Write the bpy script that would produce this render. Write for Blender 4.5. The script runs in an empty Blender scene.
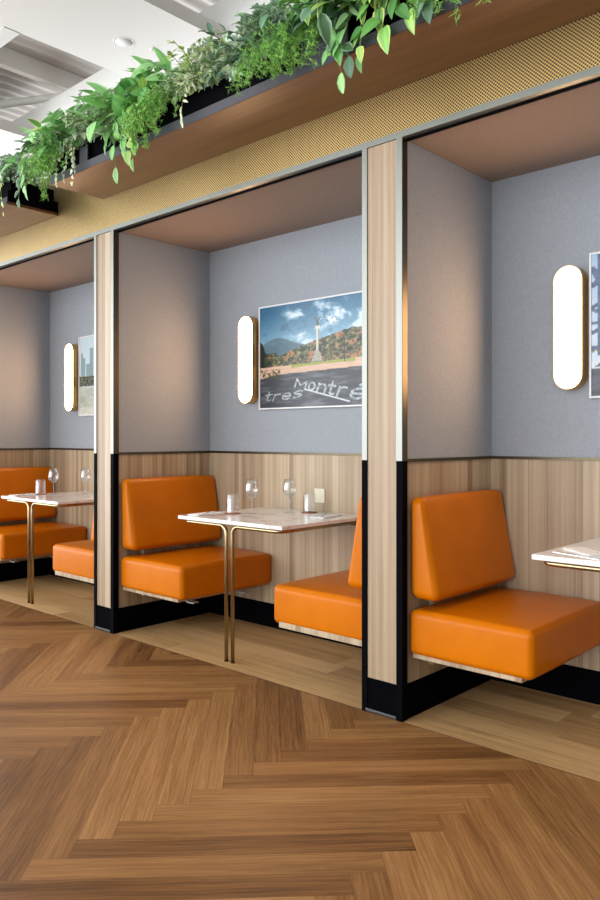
import bpy, bmesh, math, random
from mathutils import Vector, Matrix
PI = math.pi
C = bpy.context.scene.collection
rnd = random.Random(7)

# ------------------------------------------------------------------ helpers
def obj(name, bm, mat=None, parent=None, smooth=False):
    me = bpy.data.meshes.new(name)
    bm.normal_update(); bm.to_mesh(me); bm.free()
    if smooth:
        for p in me.polygons: p.use_smooth = True
    if mat: me.materials.append(mat)
    o = bpy.data.objects.new(name, me); C.objects.link(o)
    if parent: o.parent = parent
    return o
def tag(o, label, cat, group=None):
    o['label'] = label; o['category'] = cat
    if group: o['group'] = group
    return o
def thing(name, label, cat, loc=(0, 0, 0), group=None, rz=0):
    o = bpy.data.objects.new(name, None); C.objects.link(o)
    o.location = loc; o.rotation_euler = (0, 0, rz); o.empty_display_size = .05
    return tag(o, label, cat, group)
def struct(o):
    o['kind'] = 'structure'; return o
def dup(root, loc, label=None, group=None):
    r = root.copy(); C.objects.link(r); r.location = loc
    if label: r['label'] = label
    if group: r['group'] = group
    for ch in list(root.children):
        c = ch.copy(); C.objects.link(c); c.parent = r
        for g in list(ch.children):
            d = g.copy(); C.objects.link(d); d.parent = c
    return r
def box(bm, x0, x1, y0, y1, z0, z1, bev=0, seg=2):
    r = bmesh.ops.create_cube(bm, size=1)
    vs = r['verts']
    for v in vs:
        v.co = Vector((x0 + (v.co.x + .5) * (x1 - x0), y0 + (v.co.y + .5) * (y1 - y0), z0 + (v.co.z + .5) * (z1 - z0)))
    if bev:
        es = list({e for v in vs for e in v.link_edges})
        bmesh.ops.bevel(bm, geom=es, offset=bev, segments=seg, affect='EDGES', profile=.5)
    return bm
def B(*a, **k):
    return box(bmesh.new(), *a, **k)
def lathe(prof, n=32, flute=0, nfl=0):
    bm = bmesh.new(); rings = []
    for (r, z, *fl) in prof:
        f = fl[0] if fl else 0
        ring = []
        for i in range(n):
            a = 2 * PI * i / n
            rr = r * (1 + (f * math.cos(nfl * a) if nfl else 0))
            ring.append(bm.verts.new((rr * math.cos(a), rr * math.sin(a), z)))
        rings.append(ring)
    for a, b in zip(rings, rings[1:]):
        for i in range(n):
            j = (i + 1) % n
            bm.faces.new((a[i], a[j], b[j], b[i]))
    bmesh.ops.remove_doubles(bm, verts=bm.verts, dist=1e-5)
    bmesh.ops.recalc_face_normals(bm, faces=bm.faces)
    return bm
def tube(bm, pts, r, n=10, cap=True):
    pts = [Vector(p) for p in pts]; prev = None; rings = []
    for i, p in enumerate(pts):
        t = (pts[min(i + 1, len(pts) - 1)] - pts[max(i - 1, 0)]).normalized()
        if prev is None:
            u = t.cross(Vector((0, 0, 1)))
            if u.length < .1: u = t.cross(Vector((1, 0, 0)))
        else:
            u = prev - t * prev.dot(t)
        u.normalize(); prev = u; w = t.cross(u)
        rr = r[i] if isinstance(r, (list, tuple)) else r
        rings.append([bm.verts.new(p + (u * math.cos(2 * PI * k / n) + w * math.sin(2 * PI * k / n)) * rr) for k in range(n)])
    for a, b in zip(rings, rings[1:]):
        for k in range(n):
            j = (k + 1) % n
            bm.faces.new((a[k], a[j], b[j], b[k]))
    if cap:
        bm.faces.new(rings[0][::-1]); bm.faces.new(rings[-1])
    return bm
def fillet(pts, rad, n=7):
    pts = [Vector(p) for p in pts]; out = [pts[0]]
    for a, b, c in zip(pts, pts[1:], pts[2:]):
        d1 = (a - b).normalized(); d2 = (c - b).normalized()
        ang = d1.angle(d2); L = rad / math.tan(ang / 2)
        cen = b + (d1 + d2).normalized() * (rad / math.sin(ang / 2))
        s = b + d1 * L - cen; e = b + d2 * L - cen
        for i in range(n + 1):
            out.append(cen + s.normalized().slerp(e.normalized(), i / n) * rad)
    out.append(pts[-1]); return out
def cushion(sx, sy, sz, r, puff=(0, 0, 0), shape=None, n=8):
    """rounded, slightly crowned upholstered block centred at origin"""
    def axis(h):
        a = [-h + r * (1 - math.tan(PI / 4 * (1 - i / 5.))) for i in range(6)]
        m = [-(h - r) + 2 * (h - r) * i / n for i in range(1, n)]
        return a + m + [-q for q in a[::-1]]
    ax = [axis(sx / 2), axis(sy / 2), axis(sz / 2)]; h = (sx / 2, sy / 2, sz / 2)
    bm = bmesh.new(); cache = {}
    def V(p):
        k = tuple(round(q, 6) for q in p)
        if k in cache: return cache[k]
        q = Vector([max(-(h[i] - r), min(h[i] - r, p[i])) for i in range(3)])
        d = Vector(p) - q
        if d.length > 0: co = q + d.normalized() * r
        else: co = Vector(p)
        f = [max(0, 1 - (p[i] / h[i]) ** 2) for i in range(3)]
        g = [q_ ** .6 for q_ in f]
        add = Vector((0, 0, 0))
        for i in range(3):
            j, kk = (i + 1) % 3, (i + 2) % 3
            if abs(abs(p[i]) - h[i]) < 1e-6:
                add[i] += math.copysign(puff[i] * g[j] * g[kk], p[i])
        co = co + add
        if shape: co = shape(co)
        v = bm.verts.new(co); cache[k] = v; return v
    for i in range(3):
        j, k = (i + 1) % 3, (i + 2) % 3
        for s in (-1, 1):
            A, Bx = ax[j], ax[k]
            for a0, a1 in zip(A, A[1:]):
                for b0, b1 in zip(Bx, Bx[1:]):
                    q = []
                    for (a, b) in ((a0, b0), (a1, b0), (a1, b1), (a0, b1)):
                        p = [0, 0, 0]; p[i] = s * h[i]; p[j] = a; p[k] = b; q.append(V(p))
                    if s < 0: q = q[::-1]
                    try: bm.faces.new(q)
                    except ValueError: pass
    return bm
def srgb(r, g, b):
    f = lambda c: ((c / 255 + .055) / 1.055) ** 2.4 if c > 10 else c / 255 / 12.92
    return (f(r), f(g), f(b), 1)

# ---------------------------------------------------------------- materials
def M(name, col=(.5, .5, .5, 1), rough=.5, metal=0, **kw):
    m = bpy.data.materials.new(name); m.use_nodes = True
    p = m.node_tree.nodes['Principled BSDF']
    p.inputs['Base Color'].default_value = col if len(col) == 4 else (*col, 1)
    p.inputs['Roughness'].default_value = rough; p.inputs['Metallic'].default_value = metal
    for k, v in kw.items(): p.inputs[k.replace('_', ' ')].default_value = v
    return m
class N:
    def __init__(s, m): s.t = m.node_tree; s.p = s.t.nodes['Principled BSDF']
    def n(s, typ, **kw):
        x = s.t.nodes.new(typ)
        for k, v in kw.items(): setattr(x, k, v)
        return x
    def l(s, a, b): s.t.links.new(a, b)
    def math(s, op, a, b=None, c=None):
        x = s.n('ShaderNodeMath', operation=op)
        for i, q in enumerate((a, b, c)):
            if q is None: continue
            if isinstance(q, (int, float)): x.inputs[i].default_value = q
            else: s.l(q, x.inputs[i])
        return x.outputs[0]
    def ramp(s, fac, stops, interp='LINEAR'):
        x = s.n('ShaderNodeValToRGB'); x.color_ramp.interpolation = interp
        e = x.color_ramp.elements
        while len(e) < len(stops): e.new(.5)
        for el, (p, c) in zip(e, stops):
            el.position = p; el.color = c if len(c) == 4 else (*c, 1)
        s.l(fac, x.inputs[0]); return x.outputs[0]
    def noise(s, vec, scale, detail=3, rough=.5):
        x = s.n('ShaderNodeTexNoise'); x.inputs['Scale'].default_value = scale
        x.inputs['Detail'].default_value = detail; x.inputs['Roughness'].default_value = rough
        s.l(vec, x.inputs['Vector']); return x.outputs['Fac']
    def mapv(s, vec, sc):
        x = s.n('ShaderNodeMapping'); x.inputs['Scale'].default_value = sc
        s.l(vec, x.inputs['Vector']); return x.outputs[0]
    def mix(s, fac, a, b, mode='MIX'):
        x = s.n('ShaderNodeMix', data_type='RGBA', blend_type=mode)
        for q, i in ((fac, 0), (a, 6), (b, 7)):
            if isinstance(q, (int, float)): x.inputs[i].default_value = q
            elif isinstance(q, tuple): x.inputs[i].default_value = q
            else: s.l(q, x.inputs[i])
        return x.outputs[2]
    def bump(s, h, st, dist=.002):
        x = s.n('ShaderNodeBump'); x.inputs['Strength'].default_value = st; x.inputs['Distance'].default_value = dist
        s.l(h, x.inputs['Height']); s.l(x.outputs[0], s.p.inputs['Normal'])

def laminate(name, gain=1.0):
    """vertical-grain ash laminate in mixed narrow staves"""
    m = M(name, rough=.45); g = N(m)
    geo = g.n('ShaderNodeNewGeometry'); sp = g.n('ShaderNodeSeparateXYZ'); g.l(geo.outputs['Position'], sp.inputs[0])
    s = g.math('ADD', sp.outputs[0], g.math('MULTIPLY', sp.outputs[1], 1.0))
    s = g.math('ADD', s, 20)
    v1 = g.n('ShaderNodeTexVoronoi', voronoi_dimensions='1D'); v1.inputs['Scale'].default_value = 26; g.l(s, v1.inputs['W'])
    v2 = g.n('ShaderNodeTexVoronoi', voronoi_dimensions='1D'); v2.inputs['Scale'].default_value = 75; g.l(s, v2.inputs['W'])
    a = g.n('ShaderNodeSeparateColor'); g.l(v1.outputs['Color'], a.inputs[0])
    b = g.n('ShaderNodeSeparateColor'); g.l(v2.outputs['Color'], b.inputs[0])
    fine = g.noise(g.mapv(geo.outputs['Position'], (160, 160, 2.2)), 1, 4)
    t = g.math('ADD', g.math('MULTIPLY', a.outputs[0], .5), g.math('MULTIPLY', b.outputs[1], .2))
    t = g.math('ADD', t, g.math('MULTIPLY', g.math('SUBTRACT', fine, .32), .48))
    col = g.ramp(t, [(0.05, tuple(c * gain for c in srgb(146, 120, 92)[:3])), (.35, tuple(c * gain for c in srgb(182, 158, 128)[:3])), (.62, tuple(c * gain for c in srgb(202, 180, 149)[:3])), (.95, tuple(c * gain for c in srgb(220, 201, 171)[:3]))])
    dv = g.n('ShaderNodeTexVoronoi', voronoi_dimensions='1D', feature='DISTANCE_TO_EDGE'); dv.inputs['Scale'].default_value = 13; g.l(s, dv.inputs['W'])
    ln = g.math('LESS_THAN', dv.outputs['Distance'], .02)
    col = g.mix(g.math('MULTIPLY', ln, .5), col, srgb(110, 88, 66))
    g.l(col, g.p.inputs['Base Color']); return m
def fabric(name, c):
    m = M(name, c, .95); g = N(m); geo = g.n('ShaderNodeNewGeometry')
    n1 = g.noise(geo.outputs['Position'], 420, 2); n2 = g.noise(geo.outputs['Position'], 60, 5, .65)
    t = g.math('ADD', g.math('MULTIPLY', n1, .72), g.math('MULTIPLY', n2, .28))
    lo = tuple(q * .82 for q in c[:3]); hi = tuple(min(1, q * 1.2) for q in c[:3])
    g.l(g.ramp(t, [(.3, lo), (.7, hi)]), g.p.inputs['Base Color']); g.bump(n1, .35, .002); return m
def planks(name, stops, rough=.42):
    """plank colour from a per-face random number, grain from UV (u along the plank in metres)"""
    m = M(name, rough=rough, Specular_IOR_Level=.28); g = N(m)
    uv = g.n('ShaderNodeUVMap', uv_map='grain').outputs[0]; loc = g.n('ShaderNodeUVMap', uv_map='local').outputs[0]
    at = g.n('ShaderNodeAttribute', attribute_name='tone')
    g1 = g.noise(g.mapv(uv, (1.6, 26, 1)), 1, 6, .62); g2 = g.noise(g.mapv(uv, (7, 160, 1)), 1, 3)
    wv = g.n('ShaderNodeTexWave', wave_type='BANDS', bands_direction='Y'); wv.inputs['Scale'].default_value = 6; wv.inputs['Distortion'].default_value = 9
    wv.inputs['Detail'].default_value = 3; wv.inputs['Detail Scale'].default_value = 1.3
    g.l(g.mapv(uv, (.55, 3.2, 1)), wv.inputs['Vector'])
    t = g.math('ADD', g.math('MULTIPLY', at.outputs['Fac'], .28), g.math('MULTIPLY', g1, .60))
    t = g.math('ADD', g.math('ADD', t, .05), g.math('MULTIPLY', g.math('SUBTRACT', g2, .5), .20))
    t = g.math('ADD', t, g.math('MULTIPLY', g.math('SUBTRACT', wv.outputs[0], .5), .07))
    col = g.ramp(t, stops)
    sp = g.n('ShaderNodeSeparateXYZ'); g.l(loc, sp.inputs[0])
    e = g.math('LESS_THAN', g.math('MINIMUM', sp.outputs[0], sp.outputs[1]), .0014)
    col = g.mix(g.math('MULTIPLY', e, .65), col, srgb(60, 38, 22))
    g.l(col, g.p.inputs['Base Color'])
    g.l(g.math('ADD', g.math('MULTIPLY', g1, .2), rough - .1), g.p.inputs['Roughness'])
    g.bump(g2, .12, .001); return m

MAT = {}
MAT['laminate'] = laminate('ash_laminate', .76)
MAT['fabric'] = fabric('grey_wall_fabric', (.30, .328, .364, 1))
MAT['soffit'] = fabric('taupe_ceiling_fabric', (.27, .21, .175, 1))
MAT['nickel'] = M('satin_nickel', (.225, .235, .215, 1), .4, 1)
MAT['bronze'] = M('bronze_trim', (.11, .09, .06, 1), .35, 1)
MAT['black'] = M('black_laminate', (.002, .002, .003, 1), .7, Specular_IOR_Level=.01)
MAT['blackmetal'] = M('black_metal', (.002, .002, .003, 1), .6, Specular_IOR_Level=.02)
MAT['edge'] = M('brown_edge_strip', srgb(104, 74, 46), .6)
MAT['dullsteel'] = M('dull_steel', (.10, .10, .105, 1), .45, .8)
MAT['steel'] = M('brushed_steel', (.35, .35, .36, 1), .35, 1)
MAT['gold'] = M('brushed_brass', (.42, .33, .19, 1), .25, 1)
MAT['sconce_brass'] = M('sconce_brass', (.60, .36, .13, 1), .35, 1)
MAT['white'] = M('white_paint', (.70, .69, .65, 1), .7)
MAT['offwhite'] = M('pale_grey_paint', (.60, .60, .57, 1), .6)
MAT['deck'] = M('painted_metal_deck', (.50, .47, .43, 1), .6)
MAT['lip'] = M('grey_metal_tray', (.052, .054, .066, 1), .5, .2)
MAT['plastic'] = M('cream_plastic', (.72, .67, .52, 1), .4)
MAT['napkin'] = M('white_linen', (.8, .79, .77, 1), .9)
MAT['cutlery'] = M('polished_cutlery', (.6, .6, .6, 1), .12, 1)
MAT['coaster'] = M('tan_leather_coaster', srgb(150, 84, 48), .6)
MAT['soil'] = M('dark_soil', (.02, .014, .01, 1), .95)
MAT['frame'] = M('white_picture_frame', (.75, .76, .77, 1), .35)
m = MAT['leather'] = M('orange_leather', (.74, .19, .004, 1), .30, Specular_IOR_Level=.16)
g = N(m); geo = g.n('ShaderNodeNewGeometry')
vv = g.n('ShaderNodeTexVoronoi'); vv.inputs['Scale'].default_value = 420; g.l(geo.outputs['Position'], vv.inputs['Vector'])
nn = g.noise(geo.outputs['Position'], 5, 3)
g.l(g.ramp(nn, [(.3, (.50, .130, .0)), (.7, (.57, .152, .0))]), g.p.inputs['Base Color'])
g.bump(g.math('ADD', vv.outputs['Distance'], g.math('MULTIPLY', nn, 6)), .10, .002)
m = MAT['marble'] = M('white_marble', rough=.12); g = N(m); geo = g.n('ShaderNodeNewGeometry')
dist = g.n('ShaderNodeTexNoise'); dist.inputs['Scale'].default_value = 3; g.l(geo.outputs['Position'], dist.inputs['Vector'])
ad = g.n('ShaderNodeVectorMath', operation='MULTIPLY_ADD'); g.l(dist.outputs['Color'], ad.inputs[0]); ad.inputs[1].default_value = (.5, .5, .5); g.l(geo.outputs['Position'], ad.inputs[2])
rid = g.math('ABSOLUTE', g.math('SUBTRACT', g.noise(ad.outputs[0], 3.2, 4), .5))
g.l(g.ramp(rid, [(0, (.60, .54, .50)), (.012, (.76, .73, .71)), (.05, (.83, .81, .79))]), g.p.inputs['Base Color'])
m = MAT['mesh'] = M('perforated_brass', rough=.38); g = N(m); geo = g.n('ShaderNodeNewGeometry')
sp = g.n('ShaderNodeSeparateXYZ'); g.l(geo.outputs['Position'], sp.inputs[0])
def cell(ox, oz, pitch=.0142):
    fx = g.math('PINGPONG', g.math('ADD', sp.outputs[0], 30 + ox), pitch / 2); fz = g.math('PINGPONG', g.math('ADD', sp.outputs[2], oz), pitch / 2)
    return g.math('SQRT', g.math('ADD', g.math('MULTIPLY', fx, fx), g.math('MULTIPLY', fz, fz)))
d = g.math('MINIMUM', cell(0, 0), cell(.0071, .0071))
hole = g.math('LESS_THAN', d, .0040)
g.l(g.mix(hole, (.62, .43, .15, 1), (.008, .006, .005, 1)), g.p.inputs['Base Color'])
g.l(g.math('SUBTRACT', .85, g.math('MULTIPLY', hole, .85)), g.p.inputs['Metallic'])
m = MAT['soffit_wood'] = M('brown_veneer', rough=.42); g = N(m); geo = g.n('ShaderNodeNewGeometry')
n1 = g.noise(g.mapv(geo.outputs['Position'], (1.2, 22, 22)), 1, 5, .6)
g.l(g.ramp(n1, [(.3, srgb(86, 50, 25)), (.7, srgb(110, 67, 34))]), g.p.inputs['Base Color'])
def glass(name, col=(1, 1, 1, 1), rough=0):
    m = M(name); g = N(m); tr = g.n('ShaderNodeBsdfTransparent'); gl = g.n('ShaderNodeBsdfGlossy'); gl.inputs['Roughness'].default_value = .12
    fr = g.n('ShaderNodeLayerWeight'); fr.inputs[0].default_value = .5; gl.inputs[0].default_value = (.95, .97, 1, 1); mx = g.n('ShaderNodeMixShader'); tr.inputs[0].default_value = (.97, .98, .98, 1)
    g.l(g.math('ADD', g.math('MULTIPLY', g.math('POWER', fr.outputs['Facing'], 2.0), .6), .085), mx.inputs[0]); g.l(tr.outputs[0], mx.inputs[1]); g.l(gl.outputs[0], mx.inputs[2])
    g.l(mx.outputs[0], g.t.nodes['Material Output'].inputs[0]); return m
MAT['glass'] = glass('clear_glass')
m = MAT['lamp'] = bpy.data.materials.new('lit_opal_diffuser'); m.use_nodes = True; t = m.node_tree
t.nodes.remove(t.nodes['Principled BSDF']); e = t.nodes.new('ShaderNodeEmission'); e.inputs[0].default_value = (1, .58, .31, 1); e.inputs[1].default_value = 22
t.links.new(e.outputs[0], t.nodes['Material Output'].inputs[0])
def attr_mat(name, rough, attr='Col', spec=.5, sub=0):
    m = M(name, rough=rough, Specular_IOR_Level=spec); g = N(m)
    a = g.n('ShaderNodeAttribute', attribute_name=attr); g.l(a.outputs['Color'], g.p.inputs['Base Color'])
    if sub:
        tr = g.n('ShaderNodeBsdfTranslucent'); g.l(a.outputs['Color'], tr.inputs[0]); mx = g.n('ShaderNodeMixShader'); mx.inputs[0].default_value = sub
        g.l(g.p.outputs[0], mx.inputs[1]); g.l(tr.outputs[0], mx.inputs[2]); g.l(mx.outputs[0], g.t.nodes['Material Output'].inputs[0])
    return m
MAT['leaf'] = attr_mat('leaf', .42, sub=.25)
MAT['print'] = attr_mat('photo_print', .25, spec=.35)
MAT['stem'] = M('green_stem', srgb(96, 120, 50), .6)

# ------------------------------------------------------------------ geometry constants
Y0 = 2.656; YB = 3.427; PITCH = 2.13; TOP = 2.465; WZ = 1.10; KZ = .15
PA = (-2.066, -1.855)                     # pillar between the two nearer booths
parts_x = [(PA[0] + k * PITCH, PA[1] + k * PITCH) for k in (-2, -1, 0, 1)]

# ------------------------------------------------------------------ floors
def plank_mesh(name, rects, mat, clip=None):
    """rects: (origin, dir_u, dir_v, L, W)"""
    bm = bmesh.new(); uv = bm.loops.layers.uv.new('grain'); lo = bm.loops.layers.uv.new('local'); tn = bm.loops.layers.float_color.new('tone')
    for (o, du, dv, L, W) in rects:
        vs = [bm.verts.new((*(o + du * a + dv * b), 0)) for a, b in ((0, 0), (L, 0), (L, W), (0, W))]
        f = bm.faces.new(vs); ou, ov = rnd.uniform(0, 40), rnd.uniform(0, 40); t = rnd.random()
        for l, (a, b) in zip(f.loops, ((0, 0), (L, 0), (L, W), (0, W))):
            l[uv].uv = (ou + a, ov + b); l[lo].uv = (a, b); l[tn] = (t, t, t, 1)
    if clip:
        for co, no in clip:
            bmesh.ops.bisect_plane(bm, geom=list(bm.verts) + list(bm.edges) + list(bm.faces), plane_co=co, plane_no=no, clear_outer=True)
    bmesh.ops.recalc_face_normals(bm, faces=bm.faces)
    if bm.faces and bm.faces[:][0].normal.z < 0: bmesh.ops.reverse_faces(bm, faces=bm.faces)
    return obj(name, bm, mat)
MAT['herring'] = planks('brown_herringbone_oak', [(.24, srgb(80, 50, 24)), (.42, srgb(120, 82, 46)), (.58, srgb(146, 105, 62)), (.78, srgb(176, 134, 86))])
MAT['oak'] = planks('pale_oak_boards', [(.2, srgb(134, 102, 64)), (.45, srgb(190, 154, 106)), (.8, srgb(216, 182, 134))])
W_ = .146 / math.sqrt(2); L_ = 1.0
e1 = Vector((1, 1)) / math.sqrt(2); e2 = Vector((-1, 1)) / math.sqrt(2); O = Vector((-1.955, 1.442))
rects = []
for j in range(-9, 9):
    for k in range(-120, 110):
        base = O + e1 * (k * W_ - j * L_) + e2 * (k * W_ + j * L_)
        for org, du, dv in ((base, e1, e2), (base - e1 * W_ , e2, e1)):
            c = org + du * .5
            if -10 < c.x < 4.5 and -6.5 < c.y < 3.4: rects.append((org, du, dv, L_, W_))
clipF = [((0, Y0, 0), (0, 1, 0)), ((-9.4, 0, 0), (-1, 0, 0)), ((4, 0, 0), (1, 0, 0)), ((0, -3, 0), (0, -1, 0))]
floor = struct(plank_mesh('floor', rects, MAT['herring'], clipF))
rects = []
yy = Y0; first = True
while yy < 3.5:
    w = .152 if not first else .136; first = False
    x = -9.5 + rnd.uniform(-1, 0)
    while x < 2.3:
        rects.append((Vector((x, yy)), Vector((1, 0)), Vector((0, 1)), 1.22, w)); x += 1.22
    yy += w
fl2 = struct(plank_mesh('floor_booths', rects, MAT['oak'], [((0, 3.46, 0), (0, 1, 0)), ((-9.4, 0, 0), (-1, 0, 0)), ((2.3, 0, 0), (1, 0, 0))]))
struct(obj('trim_1', B(-9.4, 2.3, Y0 - .002, Y0 + .002, -.004, .0008), MAT['edge']))
struct(obj('floor_slab', B(-9.4, 4, -3, 3.6, -.12, -.004), MAT['offwhite']))

# ------------------------------------------------------------------ back wall
wall = struct(obj('wall_back', B(-6.33, .28, YB, YB + .12, WZ + .008, 2.62), MAT['fabric']))
obj('wainscot', B(-6.33, .28, YB, YB + .12, KZ, WZ - .006), MAT['laminate'], wall)
obj('kickboard', B(-6.33, .28, YB - .004, YB + .12, 0, KZ), MAT['black'], wall)
obj('metal_trim_strip', B(-6.33, .28, YB - .006, YB + .11, WZ - .006, WZ + .008), MAT['bronze'], wall)
bc = struct(obj('ceiling_booths', B(-6.33, .28, Y0 + .03, YB + .12, TOP, TOP + .05), MAT['soffit']))

# ------------------------------------------------------------------ partitions
def make_partition(label):
    # local origin: left face x = 0, floor, front plane y = 0
    Wd = PA[1] - PA[0]; D = YB - Y0
    t = thing('booth_partition', label, 'partition', (0, 0, 0), 'booth partitions')
    obj('wood_post', B(.006, Wd - .006, .003, D, KZ, TOP - .001), MAT['laminate'], t)
    obj('kickplate', B(.002, Wd - .002, .001, D, 0, KZ), MAT['black'], t)
    for s, nm in ((0, 'fabric_panel'), (1, 'fabric_panel')):
        x0, x1 = ((.001, .007), (Wd - .007, Wd - .001))[s]
        obj(nm, B(x0, x1, .036, D - .001, WZ + .008, TOP - .002), MAT['fabric'], t)
        x0, x1 = ((-.002, .007), (Wd - .007, Wd + .002))[s]
        obj('trim_strip', B(x0, x1, .036, D - .001, WZ - .006, WZ + .008), MAT['bronze'], t)
    def ell(z0, z1, side):
        bm = bmesh.new()
        if side == 0:
            box(bm, -.001, .026, -.003, .003, z0, z1)
            if z0 == 0: box(bm, -.002, .004, -.003, .036, z0, z1)
        else:
            box(bm, Wd - .029, Wd + .001, -.003, .003, z0, z1)
            if z0 == 0: box(bm, Wd - .004, Wd + .002, -.003, .036, z0, z1)
        return bm
    for s in (0, 1):
        obj('metal_corner_trim', ell(WZ, TOP, s), MAT['nickel'], t)
        obj('reflection_tinted_trim', B(*((-.002, .004) if s == 0 else (Wd - .004, Wd + .002)), -.001, .036, WZ, TOP), MAT['bronze'], t)  # side leg of the nickel trim; bronze colour imitates its dark, warm reflection
        o = obj('black_corner_trim', ell(0, WZ, s), MAT['blackmetal'], t)
    obj('foot_plate', B(.022, Wd - .026, -.010, -.001, .006, .018, bev=.002), MAT['dullsteel'], t)
    return t
plabels = ['partition at far left edge, its grey and wood side behind the farthest orange bench',
           'wood and grey fabric partition between the farthest and the middle booth',
           'wood and grey fabric partition between the middle booth and the nearest booth',
           'wood and grey fabric partition closing the nearest booth on its right']
p0 = make_partition(plabels[0]); p0.location = (parts_x[0][0], Y0, 0)
for (x0, x1), lb in list(zip(parts_x, plabels))[1:]:
    dup(p0, (x0, Y0, 0), lb)

# ------------------------------------------------------------------ header over the booths
hd = thing('header', 'long header of perforated brass mesh with a pale metal strip above the booths', 'header', (0, Y0, TOP))
obj('mesh_panel', B(-6.33, .28, 0, .03, .027, .50), MAT['mesh'], hd)
obj('metal_strip', B(-6.33, .28, -.004, .03, 0, .027), MAT['nickel'], hd)
obj('shadow_gap_trim', B(-6.33, .28, .03, .04, -.008, .002), MAT['blackmetal'], hd)
struct(obj('trim_4', B(-6.33, .28, Y0 + .03, YB + .12, 2.62, 2.64), MAT['soffit_wood']))

# ------------------------------------------------------------------ planter shelves
def planter(name, x0, x1, label, posts):
    t = thing(name, label, 'planter', ((x0 + x1) / 2, 2.30, 2.678)); h = (x1 - x0) / 2; cx = (x0 + x1) / 2
    obj('wood_soffit', B(-h, h, 0, .354, 0, .018), MAT['soffit_wood'], t)
    obj('metal_lip', B(-h, h, -.003, .004, .002, .046), MAT['lip'], t)
    for s in (-1, 1):
        a = s * h; obj('end_panel', B(min(a, a - s * .006), max(a, a - s * .006), .004, .354, .018, .09), MAT['blackmetal'], t)
    bm = bmesh.new(); n = max(1, round((x1 - x0) / .9)); w = (x1 - x0) / n
    for i in range(n):
        a = -h + i * w + .012; b = a + w - .024
        tr = bmesh.new()
        box(tr, a, b, .03, .04, .02, .17); box(tr, a, b, .32, .33, .02, .17); box(tr, a, a + .01, .04, .32, .02, .17); box(tr, b - .01, b, .04, .32, .02, .17); box(tr, a, b, .03, .33, .018, .024)
        o = obj('black_trough', tr, MAT['blackmetal'], t)
        obj('soil', B(a + .01, b - .01, .04, .32, .024, .15), MAT['soil'], o)
    for px0, px1 in posts:
        obj('grey_post', B(px0 - cx, px1 - cx, -.003, .004, .046, .135, bev=.001), MAT['lip'], t)
    return t
planter('planter', -4.10, .28, 'long brown wooden planter shelf full of plants above the middle and nearest booths', [(-2.10, -1.86), (-3.78, -3.70)])
planter('planter', -6.33, -4.63, 'shorter planter shelf at upper left, beyond the gap above the farthest booth', [])

# ------------------------------------------------------------------ plants
def leaf(bm, cl, base, d, up, L, W, kind, col, edge, cup=.25, droop=.35):
    d = d.normalized(); side = d.cross(up)
    if side.length < .05: side = d.cross(Vector((1, 0, .3)))
    side.normalize(); nrm = side.cross(d).normalized()
    if kind == 'heart': prof = [(0, .35), (.12, .85), (.35, 1), (.65, .72), (.87, .32), (1, .02)]
    elif kind == 'oval': prof = [(0, .12), (.15, .6), (.45, 1), (.75, .75), (.92, .35), (1, .03)]
    elif kind == 'ivy': prof = [(0, .3), (.12, .9), (.3, .95), (.5, .62), (.78, .42), (1, .02)]
    else: prof = [(0, .3), (.2, .75), (.5, 1), (.8, .8), (.95, .4), (1, .05)]
    rows = []
    for (t, w) in prof:
        c = base + d * (L * t) - nrm * (droop * L * t * t)
        r = []
        for s in (-1, -.55, 0, .55, 1):
            v = bm.verts.new(c + side * (s * w * W / 2) + nrm * (abs(s) * w * W * cup * .5))
            if abs(s) == 1: q = edge
            elif s == 0: q = tuple(min(1, a * 1.25) for a in col)
            else: q = tuple(a * (1 + rnd.uniform(-.12, .12)) for a in col)
            r.append((v, q))
        rows.append(r)
    for a, b in zip(rows, rows[1:]):
        for i in range(4):
            vs = [a[i], a[i + 1], b[i + 1], b[i]]
            f = bm.faces.new([q[0] for q in vs])
            for l, q in zip(f.loops, vs): l[cl] = (*q[1], 1)
def vine(p, d, L, n, grav):
    pts = [p.copy()]; d = d.normalized(); st = L / n
    for i in range(n):
        d = (d + Vector((rnd.uniform(-.12, .12), rnd.uniform(-.12, .12), rnd.uniform(-.08, .08) - grav))).normalized()
        p = p + d * st
        # vines rest on, never pass through, the tray, its lip and its trough
        if p.z < 2.86 and p.y > 2.275: 
            if p.y > 2.34: p.z = 2.86
            else: p.y = 2.268
        pts.append(p.copy())
    return pts
PAL = {
 'greyivy': ([(110, 142, 114), (78, 112, 82), (138, 166, 136), (92, 126, 102)], [(166, 188, 156), (110, 140, 104), (90, 122, 88)]),
 'variegated': ([(96, 130, 76), (130, 156, 104), (84, 116, 66)], [(240, 240, 214), (226, 230, 196), (206, 214, 170)]),
 'cream': ([(178, 192, 140), (140, 162, 96)], [(240, 238, 214), (232, 230, 196)]),
 'pothos': ([(70, 134, 44), (96, 158, 52), (52, 112, 38), (120, 168, 50)], [(150, 188, 66), (84, 140, 48), (190, 200, 80), (60, 118, 40)]),
 'broad': ([(96, 158, 78), (74, 142, 56), (112, 172, 92)], [(150, 192, 130), (90, 150, 70)]),
 'darkbroad': ([(52, 92, 66), (78, 120, 92), (44, 84, 46)], [(122, 158, 128), (60, 100, 70)]),
 'fern': ([(84, 146, 34), (104, 168, 44), (66, 124, 28), (122, 180, 62)], [(84, 146, 34)]),
 'yellowgreen': ([(134, 164, 60), (100, 142, 46)], [(196, 206, 110), (150, 178, 70)]),
}
def lin(c):
    q = srgb(*c)[:3]; m = sum(q) / 3
    return tuple(min(.85, (a * .76 + m * .24) * 1.75 + .012) for a in q)
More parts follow.
